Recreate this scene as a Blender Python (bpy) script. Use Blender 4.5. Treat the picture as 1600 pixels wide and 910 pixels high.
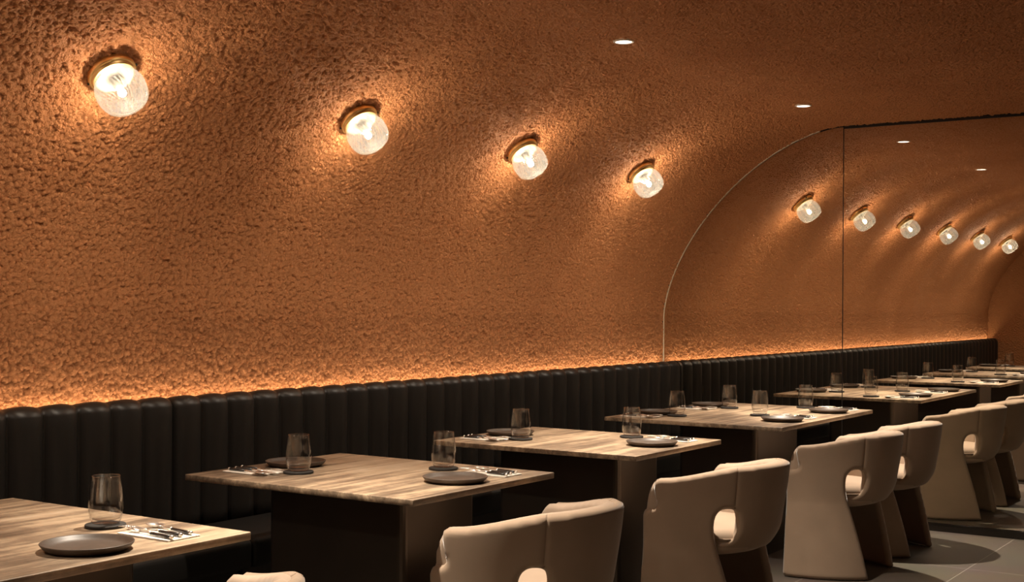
import bpy, bmesh, math, random
import numpy as np
from mathutils import Vector, Matrix

# ------------------------------------------------------------------ scene, camera, light, exposure
S = bpy.context.scene
for o in list(bpy.data.objects):
    bpy.data.objects.remove(o)
COL = S.collection
PI = math.pi
rnd = random.Random(7)

S.view_settings.view_transform = 'Standard'
S.view_settings.look = 'None'
S.view_settings.exposure = 0.25
S.view_settings.gamma = 1.0
S.view_settings.use_curve_mapping = False

CAM_H, YAW, FPX, ROLL, V0 = 1.3258, 0.5913, 2013.4, 0.006, 478.1
cd = bpy.data.cameras.new('camera')
cam = bpy.data.objects.new('camera', cd)
COL.objects.link(cam)
F_ = Vector((math.cos(YAW), math.sin(YAW), 0))
R_ = Vector((math.sin(YAW), -math.cos(YAW), 0))
U_ = Vector((0, 0, 1))
R2 = R_ * math.cos(ROLL) + U_ * math.sin(ROLL)
U2 = U_ * math.cos(ROLL) - R_ * math.sin(ROLL)
cam.matrix_world = Matrix(((R2.x, U2.x, -F_.x, 0), (R2.y, U2.y, -F_.y, 0), (R2.z, U2.z, -F_.z, CAM_H), (0, 0, 0, 1)))
cd.sensor_width = 36
cd.sensor_fit = 'HORIZONTAL'
cd.lens = 36 * FPX / 1600
cd.shift_y = (V0 - 455) / 1600
cd.clip_start = 0.05
S.camera = cam

W = bpy.data.worlds.new('world')
S.world = W
W.use_nodes = True
W.node_tree.nodes['Background'].inputs[0].default_value = (1.0, 0.75, 0.55, 1)
W.node_tree.nodes['Background'].inputs[1].default_value = 0.0

XM = 7.7737            # the mirror
XL = -0.95             # the far end wall behind the camera
YW = 3.992             # the banquette wall
YF = -2.6              # the wall behind the camera
ZC = 2.453             # ceiling
YA = 2.77              # where the vault meets the flat ceiling
SPOT_W, SPILL_W, AISLE_FILL_W, COVE_W, BULB_E = 335, 42, 8, 11, 1050
DOWN_X = (0.68, 2.74, 4.80, 6.86)
DOWN_Y = 2.66
WARM = (1.0, 0.85, 0.68)

def area(name, loc, sx, sy, power, rot=(0, 0, 0), col=WARM, spread=PI):
    l = bpy.data.lights.new(name, 'AREA')
    l.shape = 'RECTANGLE'; l.size = sx; l.size_y = sy; l.energy = power; l.color = col; l.spread = spread
    o = bpy.data.objects.new(name, l); COL.objects.link(o); o.location = loc; o.rotation_euler = rot
    return o

def spot(name, loc, power, angle, blend=0.7, rad=0.03, col=WARM):
    l = bpy.data.lights.new(name, 'SPOT')
    l.energy = power; l.color = col; l.spot_size = math.radians(angle); l.spot_blend = blend; l.shadow_soft_size = rad
    o = bpy.data.objects.new(name, l); COL.objects.link(o); o.location = loc
    return o

# cove strip in the gap behind the banquette, pointing up
area('cove_light', ((XL + XM) / 2, 3.969, 0.925), XM - XL - 0.1, 0.02, COVE_W, (PI, 0, 0), (1.0, 0.77, 0.52))
for x in DOWN_X:
    spot('downlight_beam', (x, DOWN_Y, ZC - 0.012), SPOT_W, 78, 1.0, 0.018).rotation_euler = (math.radians(-11), 0, 0)
    spot('downlight_spill', (x, DOWN_Y, ZC - 0.012), SPILL_W, 150, 0.7, 0.02)
for x in DOWN_X:
    spot('aisle_fill', (x, 0.55, ZC - 0.012), AISLE_FILL_W, 110, 0.8, 0.03)  # weak fill added over the aisle for the chair backs, no known fixtures

# ------------------------------------------------------------------ materials
def mat(name):
    m = bpy.data.materials.new(name); m.use_nodes = True
    return m, m.node_tree.nodes, m.node_tree.links, m.node_tree.nodes['Principled BSDF']

def simple(name, col, rough=0.5, metal=0.0, spec=0.5, noise=0.0, nscale=30, bump=0.0, sheen=0.0):
    m, N, L, B = mat(name)
    B.inputs['Base Color'].default_value = (*col, 1)
    B.inputs['Roughness'].default_value = rough
    B.inputs['Metallic'].default_value = metal
    B.inputs['Specular IOR Level'].default_value = spec
    if sheen:
        B.inputs['Sheen Weight'].default_value = sheen
        B.inputs['Sheen Roughness'].default_value = 0.4
    if noise or bump:
        tc = N.new('ShaderNodeTexCoord')
        nt = N.new('ShaderNodeTexNoise'); nt.inputs['Scale'].default_value = nscale; nt.inputs['Detail'].default_value = 4
        L.new(tc.outputs['Object'], nt.inputs['Vector'])
        if noise:
            r = N.new('ShaderNodeValToRGB')
            r.color_ramp.elements[0].position = 0.3; r.color_ramp.elements[1].position = 0.7
            r.color_ramp.elements[0].color = (*[c * (1 - noise) for c in col], 1)
            r.color_ramp.elements[1].color = (*[min(1, c * (1 + noise)) for c in col], 1)
            L.new(nt.outputs['Fac'], r.inputs['Fac']); L.new(r.outputs['Color'], B.inputs['Base Color'])
        if bump:
            b = N.new('ShaderNodeBump'); b.inputs['Strength'].default_value = bump; b.inputs['Distance'].default_value = 0.002
            L.new(nt.outputs['Fac'], b.inputs['Height']); L.new(b.outputs['Normal'], B.inputs['Normal'])
    return m

STUCCO_DEPTH = 0.019
def stucco(displaced):
    m, N, L, B = mat('terracotta_stucco')
    geo = N.new('ShaderNodeNewGeometry')
    wn = N.new('ShaderNodeTexNoise'); wn.inputs['Scale'].default_value = 46; wn.inputs['Detail'].default_value = 1.5
    va = N.new('ShaderNodeVectorMath'); va.operation = 'MULTIPLY_ADD'; va.inputs[1].default_value = (0.010, 0.010, 0.010)
    L.new(geo.outputs['Position'], wn.inputs['Vector']); L.new(wn.outputs['Color'], va.inputs[0]); L.new(geo.outputs['Position'], va.inputs[2])
    v = N.new('ShaderNodeTexVoronoi'); v.inputs['Scale'].default_value = 64; v.feature = 'F1'
    L.new(va.outputs[0], v.inputs['Vector'])
    n3 = N.new('ShaderNodeTexNoise'); n3.inputs['Scale'].default_value = 46; n3.inputs['Detail'].default_value = 6; n3.inputs['Roughness'].default_value = 0.68
    L.new(geo.outputs['Position'], n3.inputs['Vector'])
    mx = N.new('ShaderNodeMath'); mx.operation = 'MULTIPLY_ADD'; mx.inputs[1].default_value = 1.5
    ng = N.new('ShaderNodeMath'); ng.operation = 'MULTIPLY'; ng.inputs[1].default_value = -0.75; L.new(v.outputs['Distance'], ng.inputs[0])
    L.new(n3.outputs['Fac'], mx.inputs[0]); L.new(ng.outputs[0], mx.inputs[2])
    if displaced:
        dp = N.new('ShaderNodeDisplacement'); dp.inputs['Midlevel'].default_value = 0.4; dp.inputs['Scale'].default_value = STUCCO_DEPTH
        L.new(mx.outputs[0], dp.inputs['Height']); L.new(dp.outputs[0], N['Material Output'].inputs['Displacement'])
        m.displacement_method = 'BOTH'
    else:
        b = N.new('ShaderNodeBump'); b.inputs['Strength'].default_value = 1.0; b.inputs['Distance'].default_value = STUCCO_DEPTH
        L.new(mx.outputs[0], b.inputs['Height']); L.new(b.outputs['Normal'], B.inputs['Normal'])
    n2 = N.new('ShaderNodeTexNoise'); n2.inputs['Scale'].default_value = 1.6; n2.inputs['Detail'].default_value = 5
    L.new(geo.outputs['Position'], n2.inputs['Vector'])
    r = N.new('ShaderNodeValToRGB')
    r.color_ramp.elements[0].position = 0.3; r.color_ramp.elements[1].position = 0.7
    r.color_ramp.elements[0].color = (0.46, 0.190, 0.072, 1); r.color_ramp.elements[1].color = (0.54, 0.236, 0.095, 1)
    L.new(n2.outputs['Fac'], r.inputs['Fac']); L.new(r.outputs['Color'], B.inputs['Base Color'])
    B.inputs['Roughness'].default_value = 0.75
    B.inputs['Specular IOR Level'].default_value = 0.35
    return m

def travertine():
    m, N, L, B = mat('travertine')
    geo = N.new('ShaderNodeNewGeometry')
    mp = N.new('ShaderNodeMapping'); mp.inputs['Scale'].default_value = (1.3, 16, 16)
    mp.inputs['Rotation'].default_value = (0, 0, 0.03)
    L.new(geo.outputs['Position'], mp.inputs['Vector'])
    n1 = N.new('ShaderNodeTexNoise'); n1.inputs['Scale'].default_value = 1.3; n1.inputs['Detail'].default_value = 10; n1.inputs['Roughness'].default_value = 0.72
    n1.inputs['Distortion'].default_value = 0.25
    L.new(mp.outputs[0], n1.inputs['Vector'])
    r = N.new('ShaderNodeValToRGB')
    e = r.color_ramp.elements
    e[0].position = 0.30; e[0].color = (0.105, 0.076, 0.052, 1)
    e[1].position = 0.72; e[1].color = (0.57, 0.455, 0.335, 1)
    k = e.new(0.44); k.color = (0.23, 0.168, 0.115, 1)
    k = e.new(0.54); k.color = (0.41, 0.305, 0.203, 1)
    nb = N.new('ShaderNodeTexNoise'); nb.inputs['Scale'].default_value = 2.2; nb.inputs['Detail'].default_value = 3
    L.new(geo.outputs['Position'], nb.inputs['Vector'])
    nf = N.new('ShaderNodeTexNoise'); nf.inputs['Scale'].default_value = 28; nf.inputs['Detail'].default_value = 5; nf.inputs['Roughness'].default_value = 0.7
    L.new(geo.outputs['Position'], nf.inputs['Vector'])
    a1 = N.new('ShaderNodeMath'); a1.operation = 'MULTIPLY_ADD'; a1.inputs[1].default_value = 0.55; L.new(nb.outputs['Fac'], a1.inputs[0]); L.new(n1.outputs['Fac'], a1.inputs[2])
    a2 = N.new('ShaderNodeMath'); a2.operation = 'MULTIPLY_ADD'; a2.inputs[1].default_value = 0.22; L.new(nf.outputs['Fac'], a2.inputs[0]); L.new(a1.outputs[0], a2.inputs[2])
    a3 = N.new('ShaderNodeMath'); a3.operation = 'SUBTRACT'; a3.inputs[1].default_value = 0.425; L.new(a2.outputs[0], a3.inputs[0])
    L.new(a3.outputs[0], r.inputs['Fac']); L.new(r.outputs['Color'], B.inputs['Base Color'])
    b = N.new('ShaderNodeBump'); b.inputs['Strength'].default_value = 0.15; b.inputs['Distance'].default_value = 0.002
    L.new(n1.outputs['Fac'], b.inputs['Height']); L.new(b.outputs['Normal'], B.inputs['Normal'])
    B.inputs['Roughness'].default_value = 0.38
    return m

def floor_mat():
    m, N, L, B = mat('grey_floor_tiles')
    geo = N.new('ShaderNodeNewGeometry')
    mp = N.new('ShaderNodeMapping'); mp.inputs['Location'].default_value = (-6.74, -1.725, 0)
    L.new(geo.outputs['Position'], mp.inputs['Vector'])
    br = N.new('ShaderNodeTexBrick'); br.offset = 0.0; br.inputs['Scale'].default_value = 1.0
    br.inputs['Brick Width'].default_value = 1.2; br.inputs['Row Height'].default_value = 0.6
    br.inputs['Mortar Size'].default_value = 0.0018; br.inputs['Mortar Smooth'].default_value = 0.1
    br.inputs['Color1'].default_value = (0.140, 0.118, 0.096, 1); br.inputs['Color2'].default_value = (0.152, 0.128, 0.104, 1)
    br.inputs['Mortar'].default_value = (0.45, 0.40, 0.34, 1)
    L.new(mp.outputs[0], br.inputs['Vector'])
    n = N.new('ShaderNodeTexNoise'); n.inputs['Scale'].default_value = 3; n.inputs['Detail'].default_value = 6
    L.new(geo.outputs['Position'], n.inputs['Vector'])
    mx = N.new('ShaderNodeMix'); mx.data_type = 'RGBA'; mx.blend_type = 'MULTIPLY'; mx.inputs[0].default_value = 0.35
    L.new(br.outputs['Color'], mx.inputs[6]); L.new(n.outputs['Color'], mx.inputs[7])
    L.new(mx.outputs[2], B.inputs['Base Color'])
    B.inputs['Roughness'].default_value = 0.35
    return m

def mirror_mat():
    m, N, L, B = mat('tinted_mirror')
    B.inputs['Base Color'].default_value = (0.82, 0.79, 0.72, 1)
    B.inputs['Metallic'].default_value = 1.0
    B.inputs['Roughness'].default_value = 0.0
    return m

def thin_glass(name, tint=(1, 1, 1), edge=0.0, glow=0.0, ribs=0):
    m, N, L, B = mat(name)
    N.remove(B)
    out = N['Material Output']
    tr = N.new('ShaderNodeBsdfTransparent'); tr.inputs['Color'].default_value = (*tint, 1)
    gl = N.new('ShaderNodeBsdfGlossy'); gl.inputs['Roughness'].default_value = 0.03
    lw = N.new('ShaderNodeLayerWeight'); lw.inputs['Blend'].default_value = 0.5
    pw = N.new('ShaderNodeMath'); pw.operation = 'POWER'; pw.inputs[1].default_value = 3.0
    L.new(lw.outputs['Facing'], pw.inputs[0])
    fm = N.new('ShaderNodeMath'); fm.operation = 'MULTIPLY_ADD'; fm.inputs[1].default_value = 0.85; fm.inputs[2].default_value = 0.065
    L.new(pw.outputs[0], fm.inputs[0])
    mx = N.new('ShaderNodeMixShader')
    L.new(fm.outputs[0], mx.inputs['Fac']); L.new(tr.outputs[0], mx.inputs[1]); L.new(gl.outputs[0], mx.inputs[2])
    res = mx
    if ribs:
        tc = N.new('ShaderNodeTexCoord')
        sp = N.new('ShaderNodeSeparateXYZ'); L.new(tc.outputs['Object'], sp.inputs[0])
        at = N.new('ShaderNodeMath'); at.operation = 'ARCTAN2'; L.new(sp.outputs['Y'], at.inputs[0]); L.new(sp.outputs['X'], at.inputs[1])
        ma = N.new('ShaderNodeMath'); ma.operation = 'MULTIPLY_ADD'; ma.inputs[1].default_value = 5.0
        L.new(sp.outputs['Z'], ma.inputs[0]); L.new(at.outputs[0], ma.inputs[2])
        mu = N.new('ShaderNodeMath'); mu.operation = 'MULTIPLY'; mu.inputs[1].default_value = ribs; L.new(ma.outputs[0], mu.inputs[0])
        si = N.new('ShaderNodeMath'); si.operation = 'SINE'; L.new(mu.outputs[0], si.inputs[0])
        mr = N.new('ShaderNodeMapRange'); mr.inputs['From Min'].default_value = -0.9; mr.inputs['From Max'].default_value = 0.9
        mr.inputs['To Min'].default_value = glow * 0.35; mr.inputs['To Max'].default_value = glow
        L.new(si.outputs[0], mr.inputs['Value'])
        cr = N.new('ShaderNodeMapRange'); cr.inputs['From Min'].default_value = -0.9; cr.inputs['From Max'].default_value = 0.9
        cr.inputs['To Min'].default_value = 1.0; cr.inputs['To Max'].default_value = 0.6
        L.new(si.outputs[0], cr.inputs['Value'])
        # tint varied round the shade to put uneven streaks in its light
        cv = N.new('ShaderNodeVectorMath'); cv.operation = 'MULTIPLY'; cv.inputs[1].default_value = (1, 1, 0); L.new(tc.outputs['Object'], cv.inputs[0])
        nv = N.new('ShaderNodeVectorMath'); nv.operation = 'NORMALIZE'; L.new(cv.outputs[0], nv.inputs[0])
        nn = N.new('ShaderNodeTexNoise'); nn.inputs['Scale'].default_value = 4.5; nn.inputs['Detail'].default_value = 2; L.new(nv.outputs[0], nn.inputs['Vector'])
        nr = N.new('ShaderNodeMapRange'); nr.inputs['From Min'].default_value = 0.36; nr.inputs['From Max'].default_value = 0.64
        nr.inputs['To Min'].default_value = 0.5; nr.inputs['To Max'].default_value = 1.0; L.new(nn.outputs['Fac'], nr.inputs['Value'])
        mm = N.new('ShaderNodeMath'); mm.operation = 'MULTIPLY'; L.new(cr.outputs[0], mm.inputs[0]); L.new(nr.outputs[0], mm.inputs[1])
        L.new(mm.outputs[0], tr.inputs['Color'])
        tl = N.new('ShaderNodeBsdfTranslucent'); tl.inputs['Color'].default_value = (0.9, 0.88, 0.84, 1)
        m2 = N.new('ShaderNodeMixShader'); L.new(mr.outputs[0], m2.inputs['Fac'])
        L.new(mx.outputs[0], m2.inputs[1]); L.new(tl.outputs[0], m2.inputs[2])
        res = m2
    L.new(res.outputs[0], out.inputs['Surface'])
    return m

def emit(name, col, strength):
    m, N, L, B = mat(name)
    B.inputs['Base Color'].default_value = (0.8, 0.8, 0.8, 1)
    B.inputs['Emission Color'].default_value = (*col, 1)
    B.inputs['Emission Strength'].default_value = strength
    return m

M = dict(
    stucco=stucco(True), stucco_flat=stucco(False), travertine=travertine(), floor=floor_mat(), mirror=mirror_mat(),
    dark_wall=simple('dark_brown_wall', (0.09, 0.05, 0.03), 0.7, noise=0.1),
    leather=simple('black_leather', (0.021, 0.018, 0.0155), 0.40, spec=0.42, bump=0.12, nscale=160),
    leather_seat=simple('black_leather_seat', (0.011, 0.010, 0.009), 0.6, spec=0.3, bump=0.1, nscale=160),
    plinth=simple('black_plinth', (0.012, 0.011, 0.010), 0.5, noise=0.1),
    skirting=simple('dark_metal_skirting', (0.05, 0.045, 0.04), 0.18, metal=0.9, noise=0.05),
    trim=simple('polished_edge', (0.85, 0.76, 0.60), 0.35, metal=0.4, noise=0.05),
    shadow=simple('black_shadow_gap', (0.012, 0.006, 0.004), 0.8, noise=0.1),
    velvet=simple('taupe_velvet', (0.32, 0.236, 0.168), 0.85, spec=0.25, noise=0.07, nscale=7, sheen=0.25),
    lining=simple('taupe_velvet_inside', (0.39, 0.295, 0.22), 0.85, spec=0.25, noise=0.06, nscale=7, sheen=0.25),
    piping=simple('taupe_piping', (0.22, 0.155, 0.105), 0.8, noise=0.05),
    pedestal=simple('dark_bronze_laminate', (0.10, 0.083, 0.070), 0.34, metal=0.75, noise=0.08, nscale=5),
    plate=simple('dark_stoneware', (0.062, 0.043, 0.031), 0.45, noise=0.15, nscale=40, bump=0.1),
    coaster=simple('black_slate', (0.014, 0.0125, 0.011), 0.7, noise=0.2, nscale=60, bump=0.2),
    steel=simple('polished_steel', (0.86, 0.83, 0.78), 0.30, metal=1.0, noise=0.02),
    handle=simple('black_resin', (0.018, 0.016, 0.015), 0.25, noise=0.1),
    napkin=simple('white_linen', (0.80, 0.74, 0.66), 0.9, noise=0.03, nscale=200, bump=0.15),
    brass=simple('brushed_brass', (0.80, 0.55, 0.24), 0.42, metal=1.0, noise=0.06, nscale=20),
    glass=thin_glass('clear_glass', (0.995, 0.995, 0.99)),
    shade=thin_glass('ribbed_glass', (0.97, 0.96, 0.94), ribs=40, glow=0.030),
    bulb=emit('lit_bulb', (1.0, 0.83, 0.61), BULB_E),
    disc=emit('lit_diffuser', (1.0, 0.86, 0.70), 3.0),
    plate_grey=simple('grey_enamel', (0.16, 0.145, 0.12), 0.5, noise=0.05),
    white_trim=simple('cream_trim', (0.7, 0.6, 0.5), 0.5, noise=0.02),
)

# ------------------------------------------------------------------ helpers
def link(name, me, material=None, parent=None, smooth=False):
    o = bpy.data.objects.new(name, me); COL.objects.link(o)
    if material is not None:
        me.materials.append(M[material] if isinstance(material, str) else material)
    if parent is not None: o.parent = parent
    if smooth:
        for p in me.polygons: p.use_smooth = True
    return o

def mesh(name, verts, faces):
    me = bpy.data.meshes.new(name); me.from_pydata([tuple(v) for v in verts], [], faces); me.validate(); me.update()
    return me

def from_bm(name, bm):
    bmesh.ops.recalc_face_normals(bm, faces=bm.faces[:])
    me = bpy.data.meshes.new(name); bm.to_mesh(me); bm.free()
    return me

def empty(name, loc=(0, 0, 0), rz=0.0):
    o = bpy.data.objects.new(name, None); COL.objects.link(o); o.location = loc; o.rotation_euler = (0, 0, rz)
    o.empty_display_size = 0.1
    return o

def tag(o, label, cat, group=None):
    o['label'] = label; o['category'] = cat
    if group: o['group'] = group
    return o

def struct(o, label=None):
    o['kind'] = 'structure'
    if label: o['label'] = label; o['category'] = label.split()[-1]
    return o

def box_bm(x0, x1, y0, y1, z0, z1, bev=0.0, seg=2, vertical_only=False):
    bm = bmesh.new()
    bmesh.ops.create_cube(bm, size=1)
    for v in bm.verts:
        v.co = Vector(((x0 + x1) / 2 + v.co.x * (x1 - x0), (y0 + y1) / 2 + v.co.y * (y1 - y0), (z0 + z1) / 2 + v.co.z * (z1 - z0)))
    if bev:
        ed = bm.edges[:]
        if vertical_only:
            ed = [e for e in ed if abs(e.verts[0].co.z - e.verts[1].co.z) > 1e-4]
        bmesh.ops.bevel(bm, geom=ed, offset=bev, segments=seg, profile=0.5, affect='EDGES')
    return bm

def box(name, dims, material, parent=None, bev=0.0, seg=2, vertical_only=False, smooth=False):
    return link(name, from_bm(name, box_bm(*dims, bev, seg, vertical_only)), material, parent, smooth)

def lathe(name, prof, n=48, close=False, rmod=None):
    """prof: list of (r, z); r==0 points become poles."""
    vs, fs, rings = [], [], []
    for r, z in prof:
        if r < 1e-6:
            vs.append((0, 0, z)); rings.append([len(vs) - 1])
        else:
            k = []
            for i in range(n):
                a = 2 * PI * i / n
                rr = r * (rmod(a, z) if rmod else 1)
                vs.append((rr * math.cos(a), rr * math.sin(a), z)); k.append(len(vs) - 1)
            rings.append(k)
    for a, b in zip(rings, rings[1:]):
        for i in range(n):
            j = (i + 1) % n
            if len(a) == 1 and len(b) == 1: continue
            if len(a) == 1: fs.append((a[0], b[j], b[i]))
            elif len(b) == 1: fs.append((a[i], a[j], b[0]))
            else: fs.append((a[i], a[j], b[j], b[i]))
    me = mesh(name, vs, fs)
    bm = bmesh.new(); bm.from_mesh(me); bmesh.ops.recalc_face_normals(bm, faces=bm.faces[:]); bm.to_mesh(me); bm.free()
    return me

def kids(o): return [c for c in o.children]

def dup(root, loc=None, rz=None):
    r = root.copy(); COL.objects.link(r)
    if loc is not None: r.location = loc
    if rz is not None: r.rotation_euler = (0, 0, rz)
    for ch in kids(root):
        c = ch.copy(); COL.objects.link(c); c.parent = r
        for g in kids(ch):
            d = g.copy(); COL.objects.link(d); d.parent = c
    return r

# ------------------------------------------------------------------ the room
N_EXP, VA, VB, Z0 = 1.63, YW - YA, 1.193, ZC - 1.193
def vault_profile(n=40):
    p = [(YW, 0.0), (YW, 0.45), (YW, 0.9), (YW, 1.1), (YW, Z0 - 0.02)]
    for i in range(n + 1):
        t = (PI / 2) * i / n
        c, s = math.cos(t), math.sin(t)
        k = (c ** N_EXP + s ** N_EXP) ** (-1 / N_EXP)
        p.append((YA + VA * k * c, Z0 + VB * k * s))
    return p
PROF = vault_profile()

def wall_normal(y, z):
    u, v = max((y - YA) / VA, 1e-6), max((z - Z0) / VB, 1e-6)
    n = Vector((0, -(u ** (N_EXP - 1)) / VA, -(v ** (N_EXP - 1)) / VB)); n.normalize()
    return n

def extrude_profile(name, prof, x0, x1, thick, nx=24):
    """inner surface along prof plus an outer skin `thick` behind it, closed"""
    pts = [Vector((0, y, z)) for y, z in prof]
    nor = []
    for i in range(len(pts)):
        d = pts[min(i + 1, len(pts) - 1)] - pts[max(i - 1, 0)]
        nor.append(Vector((0, d.z, -d.y)).normalized())
    outer = [p + n * thick for p, n in zip(pts, nor)]
    loop = pts + outer[::-1]
    k = len(loop); vs, fs = [], []
    for i in range(nx + 1):
        x = x0 + (x1 - x0) * i / nx
        vs += [(x, p.y, p.z) for p in loop]
    for i in range(nx):
        for j in range(k):
            a, b = i * k + j, i * k + (j + 1) % k
            fs.append((a, b, b + k, a + k))
    fs.append(tuple(range(k))[::-1]); fs.append(tuple(range(nx * k, nx * k + k)))
    me = mesh(name, vs, fs)
    bm = bmesh.new(); bm.from_mesh(me); bmesh.ops.recalc_face_normals(bm, faces=bm.faces[:]); bm.to_mesh(me); bm.free()
    return me

def dense_vault(name, start, fine, end, step, o):
    # fine grid (finer towards the camera) so that the rough plaster is real relief
    pts = list(start)
    for a, b in zip(fine, fine[1:]):
        k = max(1, int(math.hypot(b[0] - a[0], b[1] - a[1]) / step + 0.5))
        pts += [(a[0] + (b[0] - a[0]) * t / k, a[1] + (b[1] - a[1]) * t / k) for t in range(k)]
    pts += end
    xs = list(np.arange(XL, 2.2, 0.012))
    x = 2.2
    while x < XM - 0.006:
        xs.append(x); x += min(0.0013 * x, 0.0055)
    xs.append(XM)
    xs, pts = np.array(xs), np.array(pts)
    nx, npp = len(xs), len(pts)
    V = np.zeros((nx, npp, 3)); V[:, :, 0] = xs[:, None]; V[:, :, 1] = pts[None, :, 0]; V[:, :, 2] = pts[None, :, 1]
    idx = np.arange(nx * npp).reshape(nx, npp)
    Q = np.stack([idx[:-1, :-1], idx[1:, :-1], idx[1:, 1:], idx[:-1, 1:]], -1).reshape(-1, 4)
    # outer skin of the wall, 12 cm behind
    o = np.array(o)
    k = len(o); base = nx * npp
    OV = np.array([(X, y, z) for X in (XL, XM) for y, z in o])
    OQ = np.array([(base + i, base + i + 1, base + k + i + 1, base + k + i) for i in range(k - 1)])
    V = np.concatenate([V.reshape(-1, 3), OV]); Q = np.concatenate([Q, OQ])
    me = bpy.data.meshes.new(name)
    me.vertices.add(len(V)); me.vertices.foreach_set('co', V.ravel())
    me.loops.add(len(Q) * 4); me.loops.foreach_set('vertex_index', Q.ravel().astype(np.int32))
    me.polygons.add(len(Q)); me.polygons.foreach_set('loop_start', (np.arange(len(Q)) * 4).astype(np.int32))
    me.polygons.foreach_set('use_smooth', np.ones(len(Q), bool))
    me.update(); me.validate()
    return me
struct(link('wall_back', dense_vault('wall_back', PROF[:2], [(YW, 0.93)] + PROF[3:], PROF[-1:], 0.005,
     [(YW + 0.12, 0.0), (YW + 0.12, 1.4), (3.75, 2.10), (3.35, 2.42), (2.9, 2.573), (YA, 2.573)]), 'stucco'))
struct(link('ceiling', dense_vault('ceiling', [], [(YA, ZC), (1.0, ZC)], [(1.0, ZC), (YF, ZC)], 0.009, [(YA, ZC + 0.12), (YF, ZC + 0.12)]), 'stucco'))
struct(box('floor', (XL - 0.15, XM + 0.15, YF - 0.15, YW + 0.12, -0.12, 0.0), 'floor'))
struct(box('wall_right', (XM + 0.012, XM + 0.15, YF, YW + 0.12, 0, ZC), 'shadow'))
struct(box('wall_left', (XL - 0.15, XL, YF, YW + 0.12, 0, ZC), 'stucco_flat'))
struct(box('wall_front', (XL, XM, YF - 0.15, YF, 0, ZC), 'dark_wall'))
struct(box('baseboard_right', (XM - 0.006, XM + 0.012, YF, YW, 0, 0.048), 'skirting', bev=0.002))

# mirror panels on the right-hand wall
def mirror_panel(name, poly, label):
    n = len(poly)
    vs = [(XM, y, z) for y, z in poly] + [(XM + 0.010, y, z) for y, z in poly]
    fs = [tuple(range(n)), tuple(range(2 * n - 1, n - 1, -1))] + [(i, i + n, (i + 1) % n + n, (i + 1) % n) for i in range(n)]
    me = mesh(name, vs, fs)
    bm = bmesh.new(); bm.from_mesh(me); bmesh.ops.recalc_face_normals(bm, faces=bm.faces[:]); bm.to_mesh(me); bm.free()
    o = link(name, me, 'mirror')
    tag(o, label, 'mirror', 'wall mirror panels')
    return o
YS = 2.7505                      # the joint between the two visible panels
arch = [(y - 0.006 * (1 if z > 1 else 0.6), z - (0.007 if z > 1.4 else 0)) for y, z in PROF if y > YS + 0.004]
arch = [(max(y, YS + 0.003), z) for y, z in arch]
poly_a = [(YS + 0.003, 0.05)] + [(arch[0][0], 0.05)] + arch[1:] + [(YS + 0.003, ZC - 0.009)]
mirror_panel('wall_mirror', poly_a, 'tinted wall mirror panel with the arched edge, beside the stucco vault')
mirror_panel('wall_mirror', [(YS - 0.003, 0.05), (YS - 0.003, ZC - 0.012), (0.95, ZC - 0.012), (0.95, 0.05)],
             'tall rectangular tinted wall mirror panel right of the vertical joint')
# thin bright edge round the arch, black strips painted for the shadow gap under the ceiling and for the dark joint
def strip_along(name, pts, w, depth, material):
    vs, fs = [], []
    P = [Vector((0, y, z)) for y, z in pts]
    for i, p in enumerate(P):
        d = (P[min(i + 1, len(P) - 1)] - P[max(i - 1, 0)]).normalized()
        n = Vector((0, -d.z, d.y))
        for s in (-1, 1):
            for x in (XM - depth, XM + 0.01):
                q = p + n * (w / 2 * s); vs.append((x, q.y, q.z))
    for i in range(len(P) - 1):
        a, b = i * 4, i * 4 + 4
        for u, v in ((0, 1), (1, 3), (3, 2), (2, 0)):
            fs.append((a + u, a + v, b + v, b + u))
    fs.append((0, 2, 3, 1)); e = (len(P) - 1) * 4; fs.append((e, e + 1, e + 3, e + 2))
    me = mesh(name, vs, fs)
    bm = bmesh.new(); bm.from_mesh(me); bmesh.ops.recalc_face_normals(bm, faces=bm.faces[:]); bm.to_mesh(me); bm.free()
    return link(name, me, material)
struct(strip_along('trim_1', [(y - 0.004, z) for y, z in PROF[2:] if z < 2.44], 0.006, 0.004, 'trim'))
struct(strip_along('trim_2', [(YS - 0.002, ZC - 0.009), (0.95, ZC - 0.009)], 0.018, 0.004, 'shadow'))
struct(strip_along('trim_3', [(YS, 0.05), (YS, ZC - 0.012)], 0.0035, 0.0012, 'shadow'))

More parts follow.
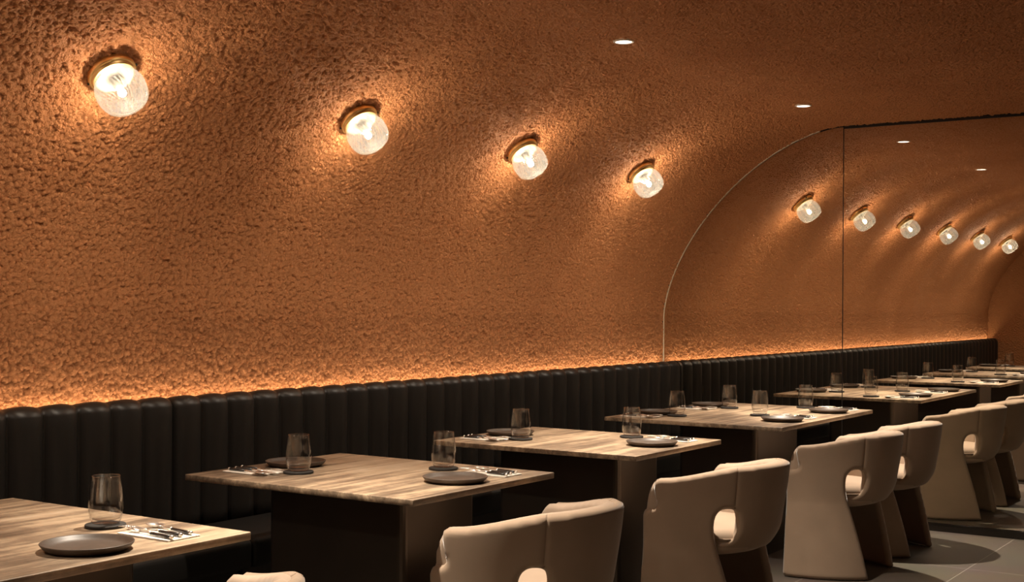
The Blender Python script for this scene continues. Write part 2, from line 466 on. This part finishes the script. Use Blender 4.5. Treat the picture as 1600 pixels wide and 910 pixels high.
# ------------------------------------------------------------------ banquette
def banquette(x0, x1, xoff, label):
    root = empty('banquette', ((x0 + x1) / 2, 3.7, 0))
    ox, oy = (x0 + x1) / 2, 3.7
    CW = 0.1465
    # path of the back's section: (y, z, weight of the channel bulge, outward normal)
    path = []
    for z in (0.43, 0.50, 0.58, 0.66, 0.74, 0.82, 0.88):
        path.append((3.872, z, 1.0, (-1, 0)))
    R = 0.045
    for i in range(1, 8):
        a = (PI / 2) * i / 7
        path.append((3.872 + R - R * math.cos(a), 0.915 + R * math.sin(a), 1.0 - 0.45 * i / 7, (-math.cos(a), math.sin(a))))
    path += [(3.935, 0.960, 0.25, (0, 1)), (3.948, 0.955, 0.0, (0, 1)), (3.948, 0.43, 0.0, (0, 0))]
    per = 18
    n = int((x1 - x0) / CW * per)
    vs, fs = [], []
    for i in range(n + 1):
        x = x0 + (x1 - x0) * i / n
        u = ((x - xoff) / CW) % 1.0
        h = 0.058 * math.sqrt(max(0, 1 - abs(2 * u - 1) ** 2.0))
        endround = 1.0
        de = min(x - x0, x1 - x)
        if de < 0.012: endround = math.sqrt(max(0.0, 1 - (1 - de / 0.012) ** 2))
        for (y, z, w, (ny, nz)) in path:
            d = (h - 0.046) * w
            yy = y + ny * d; zz = z + nz * d * 0.7
            if endround < 1:
                yy += (3.948 - yy) * 0.10 * (1 - endround); zz -= 0.01 * (1 - endround) * (w > 0)
            vs.append((x - ox, yy - oy, zz))
    k = len(path)
    for i in range(n):
        for j in range(k - 1):
            fs.append((i * k + j, i * k + j + 1, (i + 1) * k + j + 1, (i + 1) * k + j))
        fs.append((i * k + k - 1, i * k, (i + 1) * k, (i + 1) * k + k - 1))
    fs.append(tuple(range(k))); fs.append(tuple(range(n * k, n * k + k))[::-1])
    me = mesh('backrest', vs, fs)
    bm = bmesh.new(); bm.from_mesh(me); bmesh.ops.recalc_face_normals(bm, faces=bm.faces[:]); bm.to_mesh(me); bm.free()
    b = link('backrest', me, 'leather', root, True)
    box('seat', (x0 - ox, x1 - ox, 3.45 - oy, 3.86 - oy, 0.345, 0.455), 'leather_seat', root, 0.022, 3, smooth=True)
    box('plinth', (x0 + 0.012 - ox, x1 - 0.012 - ox, 3.52 - oy, 3.948 - oy, 0.0, 0.345), 'plinth', root, 0.004, 1)
    tag(root, label, 'bench', 'channelled banquettes along the stucco wall')
    return root
XJ = 3.436
banquette(XL + 0.03, XJ - 0.002, XJ, 'black channelled leather banquette behind the two left tables, left of the joint')
banquette(XJ + 0.002, XM - 0.002, XJ, 'long black channelled leather banquette right of the joint, running to the mirror')

# ------------------------------------------------------------------ wall lamps
LAMP_X = (0.315, 1.565, 2.8146, 4.0657, 5.2905, 6.5234)
LN = Vector((0, -0.60, -0.80))
LY, LZ = min(PROF, key=lambda p: abs(p[1] - p[0] + 1.408))
LAMP_Q = LN.to_track_quat('Z', 'X')

def make_sconce():
    root = empty('wall_sconce', (LAMP_X[2], LY, LZ))
    root.rotation_mode = 'QUATERNION'; root.rotation_quaternion = LAMP_Q
    pl = [(0.0, -0.004), (0.080, -0.004), (0.082, 0.0), (0.082, 0.017), (0.080, 0.020), (0.075, 0.021), (0.075, 0.030), (0.072, 0.033), (0.066, 0.033), (0.066, 0.030), (0.0, 0.030)]
    link('mounting_ring', lathe('mounting_ring', pl, 64), 'brass', root, False)
    for p in root.children[0].data.polygons: p.use_smooth = abs(p.normal.z) < 0.5
    for a in (2.4, 5.5):
        s = lathe('ring_screw', [(0, 0.006), (0.0035, 0.006), (0.0045, 0.003), (0.0045, -0.002), (0, -0.002)], 12)
        o = link('ring_screw', s, 'handle', root, True)
        o.location = (0.082 * math.cos(a), 0.082 * math.sin(a), 0.013); o.rotation_euler = (0, PI / 2, a)
    link('socket_plate', lathe('socket_plate', [(0, 0.030), (0.0655, 0.030), (0.0655, 0.0325), (0.060, 0.0335), (0, 0.0335)], 48), 'plate_grey', root)
    link('lamp_socket', lathe('lamp_socket', [(0, 0.033), (0.016, 0.033), (0.016, 0.074), (0.014, 0.078), (0.0, 0.078)], 24), 'steel', root, True)
    out = []
    for z, r in ((0.031, 0.064), (0.040, 0.071), (0.056, 0.079), (0.070, 0.083), (0.088, 0.0845), (0.106, 0.083), (0.124, 0.079),
                 (0.139, 0.071), (0.148, 0.059), (0.152, 0.045), (0.153, 0.028), (0.153, 0.0)):
        out.append((r, z))
    inn = [(max(0.0, r - 0.005), z - (0.004 if z > 0.14 else 0)) for r, z in out][::-1]
    prof = out + inn[1:] if False else out
    me = lathe('glass_shade', prof, 240, rmod=lambda a, z: 1 + 0.014 * math.cos(40 * (a + 5.0 * z)))
    link('glass_shade', me, 'shade', root, True)
    bp = [(0, 0.078), (0.008, 0.079), (0.0084, 0.087)]
    for i in range(1, 10):
        t = PI * i / 9 * 0.999 - 0.0
        bp.append((0.013 * math.sin(0.7 + (PI - 0.7) * i / 9), 0.097 - 0.013 * math.cos(0.7 + (PI - 0.7) * i / 9)))
    bp[-1] = (0, bp[-1][1])
    link('light_bulb', lathe('light_bulb', bp, 20), 'bulb', root, True)
    return root
SC_LABELS = {
    2: 'ribbed glass wall sconce on brass ring, leftmost and largest on the stucco vault',
    3: 'ribbed glass wall sconce on brass ring, second from the left on the stucco vault',
    4: 'ribbed glass wall sconce on brass ring, third from the left on the stucco vault',
    5: 'ribbed glass wall sconce on brass ring, fourth from left, last before the mirror',
    1: 'ribbed glass wall sconce outside the frame, seen second from right in the mirror',
    0: 'ribbed glass wall sconce outside the frame, seen rightmost and smallest in the mirror'}
sconce = make_sconce()
for i in (2, 3, 4, 5, 1, 0):
    o = sconce if i == 2 else dup(sconce, (LAMP_X[i], LY, LZ))
    tag(o, SC_LABELS[i], 'wall lamp', 'ribbed glass sconces along the vault')

# ------------------------------------------------------------------ downlights
def make_downlight():
    root = empty('ceiling_downlight', (DOWN_X[2], DOWN_Y, ZC))
    link('trim_ring', lathe('trim_ring', [(0.036, 0.002), (0.036, -0.006), (0.043, -0.006), (0.045, -0.004), (0.045, 0.002)], 40), 'white_trim', root, True)
    link('diffuser', lathe('diffuser', [(0, -0.0045), (0.0365, -0.0045), (0.0365, 0.0), (0, 0.0)], 40), 'disc', root)
    return root
DL = make_downlight()
DLAB = {2: 'round recessed ceiling downlight at the top of the picture, nearer one of two',
        3: 'round recessed ceiling downlight above the arched mirror edge, farther one of two',
        1: 'round recessed ceiling downlight above the second table, outside the frame',
        0: 'round recessed ceiling downlight nearest the left end wall, outside the frame'}
for i in (2, 3, 1, 0):
    o = DL if i == 2 else dup(DL, (DOWN_X[i], DOWN_Y, ZC))
    tag(o, DLAB[i], 'ceiling light', 'recessed downlights over the tables')

# ------------------------------------------------------------------ tables
YT0, YT1, ZT = 2.402, 3.398, 0.74
def table(cx, hw, ph, py0, py1, label, cat='table'):
    root = empty('dining_table', (cx, 2.9, 0))
    t = box('tabletop', (-hw, hw, YT0 - 2.9, YT1 - 2.9, ZT - 0.021, ZT), 'travertine', root, 0.0025, 2)
    link('pedestal', from_bm('pedestal', box_bm(-ph, ph, py0 - 2.9, py1 - 2.9, 0.0, ZT - 0.027, 0.025, 4, True)), 'pedestal', root, False)
    me = root.children[1].data
    for p in me.polygons: p.use_smooth = abs(p.normal.z) < 0.5
    box('support_plate', (-ph - 0.06, ph + 0.06, py0 - 0.02 - 2.9, py1 + 0.05 - 2.9, ZT - 0.027, ZT - 0.021), 'plinth', root, 0.001, 1)
    tag(root, label, cat, 'travertine tables along the banquette')
    return root
TX = (1.98, 3.451, 4.848, 6.623)
table(TX[0], 0.40, 0.20, 2.6, 3.2, 'square travertine table cut off by the left edge of the picture')
table(TX[1], 0.40, 0.20, 2.6, 3.2, 'square travertine table, second from the left, with the brightest front corner')
table(TX[2], 0.395, 0.18, 2.6, 3.2, 'square travertine table, third from the left, in front of the wide table')
table(TX[3], 0.678, 0.295, 2.7, 3.15, 'wide four-seat travertine table standing next to the mirror')

# ------------------------------------------------------------------ upholstered chairs
def poly_dist(P, polys):
    """signed distance (inside > 0) to closed polygons, even-odd, and nearest boundary points"""
    best = np.full(len(P), 1e9); near = np.zeros_like(P); inside = np.zeros(len(P), bool)
    for poly in polys:
        A = np.array(poly); B = np.roll(A, -1, 0)
        for a, b in zip(A, B):
            ab = b - a; L2 = ab @ ab
            if L2 < 1e-14: continue
            t = np.clip(((P - a) @ ab) / L2, 0, 1)
            q = a + t[:, None] * ab
            d = np.hypot(*(P - q).T)
            m = d < best; best[m] = d[m]; near[m] = q[m]
            c = ((a[1] > P[:, 1]) != (b[1] > P[:, 1]))
            if abs(ab[1]) > 1e-14:
                xi = a[0] + (P[:, 1] - a[1]) * ab[0] / ab[1]
                inside ^= c & (P[:, 0] < xi)
    return np.where(inside, best, -best), near

def sheet(name, polys, mapf, T, RR, cell=0.01):
    """a cushion-edged curved sheet: region in (s, z), mapped by mapf(s, z, offset)"""
    allp = np.concatenate([np.array(p) for p in polys])
    lo, hi = allp.min(0) - cell, allp.max(0) + cell
    nx, ny = int((hi[0] - lo[0]) / cell) + 2, int((hi[1] - lo[1]) / cell) + 2
    gx, gy = lo[0] + np.arange(nx) * cell, lo[1] + np.arange(ny) * cell
    G = np.stack(np.meshgrid(gx, gy, indexing='ij'), -1).reshape(-1, 2)
    C = np.stack(np.meshgrid(gx[:-1] + cell / 2, gy[:-1] + cell / 2, indexing='ij'), -1).reshape(-1, 2)
    keep = (poly_dist(C, polys)[0] > 0).reshape(nx - 1, ny - 1)
    D, near = poly_dist(G, polys)
    cnt = {}
    for i in range(nx - 1):
        for j in range(ny - 1):
            if keep[i, j]:
                for a in ((i, j), (i + 1, j), (i + 1, j + 1), (i, j + 1)):
                    cnt[a] = cnt.get(a, 0) + 1
    vid, vs, border = {}, [], {}
    for a, c in cnt.items():
        g = a[0] * ny + a[1]
        full = c == 4
        if full and D[g] > 0.25 * cell:
            p, d = G[g], D[g]
        else:
            p, d = near[g], 0.0
        t = T * math.sqrt(max(0.0, 1 - (1 - min(d / RR, 1)) ** 2))
        if full:
            vid[a] = (len(vs), len(vs) + 1)
            vs.append(mapf(p[0], p[1], t)); vs.append(mapf(p[0], p[1], -t))
        else:
            vid[a] = (len(vs), len(vs)); vs.append(mapf(p[0], p[1], 0))
    fs = []
    for i in range(nx - 1):
        for j in range(ny - 1):
            if keep[i, j]:
                q = [vid[a] for a in ((i, j), (i + 1, j), (i + 1, j + 1), (i, j + 1))]
                fs.append(tuple(k[0] for k in q)); fs.append(tuple(k[1] for k in q[::-1]))
    bm = bmesh.new(); me0 = mesh(name, vs, fs); bm.from_mesh(me0); bpy.data.meshes.remove(me0)
    bmesh.ops.remove_doubles(bm, verts=bm.verts[:], dist=1e-5)
    bmesh.ops.dissolve_degenerate(bm, edges=bm.edges[:], dist=1e-5)
    bmesh.ops.recalc_face_normals(bm, faces=bm.faces[:])
    me = bpy.data.meshes.new(name); bm.to_mesh(me); bm.free()
    return me

RS = 0.40
def rad(deg): return math.radians(deg) * RS
def sm(t): t = min(1, max(0, t)); return t * t * (3 - 2 * t)
def shell_map(inset=0.0, under=0.0):
    def f(s, z, t):
        phi = s / RS
        if z > 0.37:
            k = sm((z - 0.34) / 0.40); a, b = 0.300 + 0.024 * k, 0.412 + 0.046 * k
        else:
            k = (0.37 - z) / 0.37; k0 = sm(0.03 / 0.40)
            a, b = 0.300 + 0.024 * k0 + (0.322 - 0.300) * k, 0.412 + 0.046 * k0 + (0.450 - 0.412) * k
        if under and z < 0.47:
            q = under * ((0.47 - z) / 0.11) ** 2; a -= q; b -= q
        n = Vector((math.sin(phi) / a, -math.cos(phi) / b, 0)).normalized()
        p = Vector((a * math.sin(phi), -b * math.cos(phi), z)) + n * (t - inset)
        return p
    return f
def rim_z(deg):
    d = abs(deg)
    return 0.712 - 0.012 * sm(d / 50) - 0.052 * sm((d - 35) / 48)
def bez(p0, p1, p2, n=10):
    return [((1 - t) ** 2 * p0[0] + 2 * t * (1 - t) * p1[0] + t * t * p2[0], (1 - t) ** 2 * p0[1] + 2 * t * (1 - t) * p1[1] + t * t * p2[1]) for t in [i / n for i in range(n + 1)]]
HC, HW, HZ0, HZ1, SEAM = 42.0, 7.6, 0.404, 0.538, 38.5
def hole_pts(sgn, a0, a1, n=14, grow=1.0):
    """arc of the oval hole; angle measured from its top, + towards the front"""
    out = []
    for i in range(n + 1):
        a = math.radians(a0 + (a1 - a0) * i / n)
        e = 0.78
        sx = math.copysign(abs(math.sin(a)) ** e, math.sin(a)); cz = math.copysign(abs(math.cos(a)) ** e, math.cos(a))
        out.append((sgn * (HC + grow * HW * sx), (HZ0 + HZ1) / 2 + grow * (HZ1 - HZ0) / 2 * cz))
    return out
def to_s(pts): return [(rad(d), z) for d, z in pts]

def side_panel_poly(sgn):
    p = []
    # rim from the seam to the wing's end
    top = [(SEAM - 1.3 + (84.3 - SEAM) * i / 16, None) for i in range(17)]
    pts = [(d, rim_z(d)) for d, _ in top]
    pts[-1] = (82.2, rim_z(83) - 0.010); pts[-2] = (pts[-2][0], pts[-2][1])
    pts += [(83, rim_z(83) - 0.035), (81.5, 0.553)]
    pts += bez((81.5, 0.545), (81.6, 0.533), (83, 0.531), 4)
    pts += bez((86.5, 0.527), (89.3, 0.522), (89.4, 0.490), 6)
    pts += [(90.5, 0.25), (91, 0.02), (90, 0.001), (60, 0.001), (36, 0.001)]
    pts += bez((34.2, 0.004), (38, 0.17), (46.8, 0.375), 12)
    pts += bez((47.5, 0.395), (HC + HW - 0.3, 0.43), (HC + HW, 0.471), 5)[:-1]
    pts += [(abs(d), z) for d, z in hole_pts(1, 90, -34, 14)]
    return to_s([(sgn * d, z) for d, z in pts])

def back_band_poly():
    pts = [(-SEAM - 1.3 + (2 * SEAM + 2.6) * i / 24, None) for i in range(25)]
    pts = [(d, rim_z(d)) for d, _ in pts]
    r = [(d, z) for d, z in hole_pts(1, -14, -180, 14)]           # right hole, inner side down to its bottom
    low = bez((50, 0.400), (49, 0.372), (40, 0.372), 6) + [(25, 0.366), (12, 0.362), (0, 0.360)]
    right = r + low
    left = [(-d, z) for d, z in right[::-1]][1:]
    return to_s(pts + right + left)

def lining_poly():
    h = []
    top = [(-80 + 160 * i / 32, None) for i in range(33)]
    pts = [(d, rim_z(d) - 0.001) for d, _ in top]
    rc = bez((82.0, 0.645), (87.8, 0.615), (89.2, 0.520), 8) + [(89.8, 0.38), (60, 0.38), (0, 0.38)]
    pts += rc + [(-d, z) for d, z in rc[::-1]][1:]
    return to_s(pts)

def make_chair():
    root = empty('dining_chair', (0, 0, 0))
    for s in (-1, 1):
        link('side_panel', sheet('side_panel', [side_panel_poly(s)], shell_map(), 0.019, 0.020), 'velvet', root, True)
    link('backrest', sheet('backrest', [back_band_poly()], shell_map(under=0.05), 0.019, 0.020), 'velvet', root, True)
    link('inner_lining', sheet('inner_lining', [lining_poly()] + [to_s(hole_pts(s, 0, 351, 26, 1.02)) for s in (-1, 1)], shell_map(0.030), 0.026, 0.026), 'lining', root, True)
    # seat cushion: rounded plan, soft edges
    def ring(k, z):
        out = []
        for i in range(64):
            a = 2 * PI * i / 64
            c, s_ = math.cos(a), math.sin(a)
            e = 0.82
            x = 0.270 * k * math.copysign(abs(c) ** e, c)
            y = (0.03 if s_ > 0 else 0.375) * k * math.copysign(abs(s_) ** e, s_)
            out.append((x, y, z))
        return out
    rings = [(0.01, 0.345), (0.84, 0.345), (0.95, 0.356), (1.0, 0.375), (1.0, 0.405), (0.985, 0.425), (0.95, 0.440), (0.88, 0.450), (0.6, 0.458), (0.3, 0.462), (0.01, 0.463)]
    vs = [p for k, z in rings for p in ring(k, z)]
    fs = [(a * 64 + i, a * 64 + (i + 1) % 64, (a + 1) * 64 + (i + 1) % 64, (a + 1) * 64 + i) for a in range(len(rings) - 1) for i in range(64)]
    fs += [tuple(range(64))[::-1], tuple(range((len(rings) - 1) * 64, len(rings) * 64))]
    st = link('seat', mesh('seat', vs, fs), 'lining', root, True)
    cu = bmesh.new()
    pr = ring(1.004, 0.412)
    pv = []
    for i, p in enumerate(pr):
        nrm = Vector((p[0], p[1], 0)).normalized()
        pv.append([Vector(p) + nrm * (0.005 * math.cos(t)) + Vector((0, 0, 0.005 * math.sin(t))) for t in [2 * PI * j / 8 for j in range(8)]])
    bv = [[cu.verts.new(q) for q in r] for r in pv]
    for i in range(64):
        for j in range(8):
            cu.faces.new((bv[i][j], bv[(i + 1) % 64][j], bv[(i + 1) % 64][(j + 1) % 8], bv[i][(j + 1) % 8]))
    link('piping', from_bm('piping', cu), 'piping', st, True)
    return root
CH = [((2.015, 2.445), 'taupe velvet tub chair at the bottom edge, only its rim showing'),
      ((3.465, 2.42), 'taupe velvet tub chair at the second table, its hole cut by the bottom edge'),
      ((4.850, 2.42), 'taupe velvet tub chair at the third table, whole oval hole showing'),
      ((6.350, 2.42), 'taupe velvet tub chair at the wide table, nearer one of the pair'),
      ((7.040, 2.42), 'taupe velvet tub chair at the wide table, beside the mirror')]
chair = make_chair()
for i, ((x, y), lab) in enumerate(CH):
    o = chair if i == 0 else dup(chair)
    o.location = (x, y, 0)
    tag(o, lab, 'chair', 'taupe velvet tub chairs along the tables')

# ------------------------------------------------------------------ table settings
def make_plate():
    p = [(0, 0.0), (0.086, 0.0), (0.094, 0.002), (0.103, 0.009), (0.1085, 0.0165), (0.109, 0.0185), (0.1075, 0.0195), (0.105, 0.018),
         (0.099, 0.012), (0.092, 0.0075), (0.084, 0.006), (0.04, 0.0055), (0, 0.0055)]
    return link('dinner_plate', lathe('dinner_plate', p, 72), 'plate', None, True)
def make_coaster():
    p = [(0, 0), (0.050, 0), (0.0525, 0.002), (0.0525, 0.0065), (0.051, 0.008), (0, 0.008)]
    return link('coaster', lathe('coaster', p, 48), 'coaster', None, False)
def make_glass():
    p = [(0, 0.0), (0.030, 0.0), (0.034, 0.0015), (0.0385, 0.010), (0.0425, 0.024), (0.0445, 0.040), (0.0443, 0.055), (0.0425, 0.075), (0.0396, 0.100), (0.0365, 0.124),
         (0.0360, 0.1255), (0.0354, 0.124), (0.0383, 0.100), (0.0412, 0.075), (0.0429, 0.055), (0.043, 0.040), (0.041, 0.025), (0.036, 0.014), (0.028, 0.0105), (0, 0.0095)]
    return link('water_tumbler', lathe('water_tumbler', p, 64), 'glass', None, True)

def tube(bm, pts, rads, n=10, flat=1.0):
    """smooth tube through pts (mostly along y) with radii; flat squashes z"""
    rows = []
    for (x, y, z), r in zip(pts, rads):
        rows.append([bm.verts.new((x + r * math.cos(2 * PI * j / n), y, z + flat * r * math.sin(2 * PI * j / n))) for j in range(n)])
    for a, b in zip(rows, rows[1:]):
        for j in range(n):
            bm.faces.new((a[j], a[(j + 1) % n], b[(j + 1) % n], b[j]))
    bm.faces.new(rows[0]); bm.faces.new(rows[-1][::-1])

def slab(bm, outline, zf, th):
    """thin plate with curved height zf(x, y)"""
    n = len(outline)
    up = [bm.verts.new((x, y, zf(x, y) + th / 2)) for x, y in outline]
    dn = [bm.verts.new((x, y, zf(x, y) - th / 2)) for x, y in outline]
    bm.faces.new(up); bm.faces.new(dn[::-1])
    for i in range(n):
        j = (i + 1) % n
        bm.faces.new((up[i], dn[i], dn[j], up[j]))

def cutlery(kind):
    """lies along +y with its handle end at the origin; dark handle, steel head, ferrule and cap"""
    root = empty({'fork': 'fork', 'knife': 'knife', 'spoon': 'spoon'}[kind])
    h = bmesh.new()
    tube(h, [(0, 0.006, 0.0055), (0, 0.03, 0.0055), (0, 0.09, 0.0055)], [0.0052, 0.0052, 0.0045], 12, 0.85)
    link('handle', from_bm('handle', h), 'handle', root, True)
    c = bmesh.new()
    tube(c, [(0, -0.001, 0.0055), (0, 0.001, 0.0055), (0, 0.0065, 0.0055)], [0.0035, 0.0055, 0.0056], 12, 0.85)
    link('end_cap', from_bm('end_cap', c), 'steel', root, True)
    f = bmesh.new()
    tube(f, [(0, 0.089, 0.0055), (0, 0.097, 0.0055), (0, 0.105, 0.005), (0, 0.125, 0.004), (0, 0.14, 0.005)], [0.0050, 0.0046, 0.0030, 0.0026, 0.003], 12, 0.8)
    if kind == 'fork':
        zf = lambda x, y: 0.0055 + 0.010 * math.sin(max(0, (y - 0.14)) / 0.075 * 2.4) * 0.6
        rows = []
        slab(f, [(-0.003, 0.136), (0.003, 0.136), (0.009, 0.150), (0.0115, 0.165), (0.0115, 0.172), (-0.0115, 0.172), (-0.0115, 0.165), (-0.009, 0.150)], zf, 0.0018)
        for k in range(4):
            x = -0.0095 + k * 0.00633
            for q in range(5):
                y0, y1 = 0.171 + q * 0.0092, 0.171 + (q + 1) * 0.0092 + 0.0003
                w0, w1 = 0.0019 - 0.0002 * q, 0.0019 - 0.0002 * (q + 1)
                slab(f, [(x - w0, y0), (x + w0, y0), (x + w1, y1), (x - w1, y1)], zf, 0.0017)
    elif kind == 'knife':
        slab(f, [(-0.003, 0.135), (0.004, 0.135), (0.009, 0.150), (0.010, 0.19), (0.008, 0.215), (0.002, 0.228), (-0.005, 0.222), (-0.005, 0.15)], lambda x, y: 0.004, 0.0016)
    else:
        n, m = 24, 6
        cy = 0.168
        def sp(r, a):
            x = 0.0205 * r * math.cos(a); y = cy + 0.031 * r * math.sin(a) * (1.0 if math.sin(a) > 0 else 1.05)
            return x, y, 0.0085 - 0.0075 * (1 - r * r)
        rows = [[f.verts.new(sp((k + 1) / m, 2 * PI * i / n)) for i in range(n)] for k in range(m)]
        ctr = f.verts.new(sp(0, 0))
        for i in range(n):
            f.faces.new((ctr, rows[0][i], rows[0][(i + 1) % n]))
            for k in range(m - 1):
                f.faces.new((rows[k][i], rows[k + 1][i], rows[k + 1][(i + 1) % n], rows[k][(i + 1) % n]))
        low = [[f.verts.new((v.co.x, v.co.y, v.co.z - 0.0014)) for v in r] for r in rows]
        lc = f.verts.new(ctr.co - Vector((0, 0, 0.0014)))
        for i in range(n):
            f.faces.new((lc, low[0][(i + 1) % n], low[0][i]))
            for k in range(m - 1):
                f.faces.new((low[k][i], low[k][(i + 1) % n], low[k + 1][(i + 1) % n], low[k + 1][i]))
            f.faces.new((rows[-1][i], low[-1][i], low[-1][(i + 1) % n], rows[-1][(i + 1) % n]))
    link({'fork': 'fork_head', 'knife': 'blade', 'spoon': 'spoon_bowl'}[kind], from_bm('head', f), 'steel', root, True)
    return root

def make_napkin():
    bm = bmesh.new()
    for k, (dx, dy) in enumerate(((0, 0), (0.0012, -0.001), (-0.0006, 0.0006))):
        b = box_bm(-0.052 + dx, 0.052 + dx, -0.095 + dy, 0.095 + dy, k * 0.0013, k * 0.0013 + 0.0013, 0.0005, 1)
        me = bpy.data.meshes.new('t'); b.to_mesh(me); b.free(); bm.from_mesh(me); bpy.data.meshes.remove(me)
    return link('linen_napkin', from_bm('linen_napkin', bm), 'napkin')

P = dict(dinner_plate=make_plate(), coaster=make_coaster(), water_tumbler=make_glass(), linen_napkin=make_napkin(),
         fork=cutlery('fork'), knife=cutlery('knife'), spoon=cutlery('spoon'))
used = set()
def place(kind, x, y, z, rz, label, cat, group):
    o = P[kind]
    if kind in used: o = dup(o)
    used.add(kind)
    o.location = (x, y, z); o.rotation_euler = (0, 0, rz)
    tag(o, label, cat, group)
    return o

def setting(cx, cy, front, where, jit, gdx=0.0):
    """one place setting about the seat centre (cx, cy); front = aisle side, else the banquette side (turned round)"""
    s = 1 if front else -1
    rz = 0 if front else PI
    e = 0.0005
    j = lambda a: rnd.uniform(-a, a) * jit
    px, py = cx, cy - s * 0.360
    place('dinner_plate', px, py, ZT + e, 0, 'round dark stoneware plate ' + where, 'plate', 'dark plates on the tables')
    gx, gy = (cx + 0.230, cy - 0.138) if front else (cx - 0.150 + gdx, cy + 0.205)
    place('coaster', gx, gy, ZT + e, 0, 'round black slate coaster under the tumbler ' + where, 'coaster', 'slate coasters under the tumblers')
    place('water_tumbler', gx + 0.001, gy, ZT + e + 0.0085, j(2), 'clear tapered water tumbler ' + where, 'glass', 'water tumblers on the tables')
    nx, ny = cx + s * 0.228, cy - s * 0.345
    place('linen_napkin', nx, ny, ZT + e, rz, 'folded white linen napkin under cutlery ' + where, 'napkin', 'linen napkins on the tables')
    zc = ZT + e + 0.0041
    for kind, dx, dy, a in (('fork', -0.038, -0.095, -0.06), ('knife', -0.004, -0.090, 0.03), ('spoon', 0.030, -0.088, -0.05)):
        if front:
            a = {'fork': -0.10, 'knife': -0.08, 'spoon': -0.16}[kind]
        else:
            a = {'fork': -0.10, 'knife': -0.06, 'spoon': -0.10}[kind]
        place(kind, nx + s * dx, ny + s * dy, zc, rz + a, {'fork': 'steel fork with black handle ', 'knife': 'steel knife with black handle ', 'spoon': 'steel spoon with black handle '}[kind] + where, kind, kind + 's on the napkins')

CY = 2.9
setting(TX[0], CY, True, 'on the left-edge table', 0.5)
setting(TX[0], CY, False, "on the left-edge table's banquette side, outside the frame", 0.5)
setting(TX[1], CY, True, "on the second table's front side", 0.5)
setting(TX[1], CY, False, "on the second table's banquette side", 0.5)
setting(TX[2], CY, True, "on the third table's front side", 0.5)
setting(TX[2], CY, False, "on the third table's banquette side", 0.5)
setting(TX[3] - 0.335, CY, True, "on the wide table's front left", 0.5)
setting(TX[3] + 0.335, CY, True, "on the wide table's front right", 0.5)
setting(TX[3] - 0.335, CY, False, "on the wide table's rear left", 0.5, 0.075)
setting(TX[3] + 0.335, CY, False, "on the wide table's rear right", 0.5, 0.075)
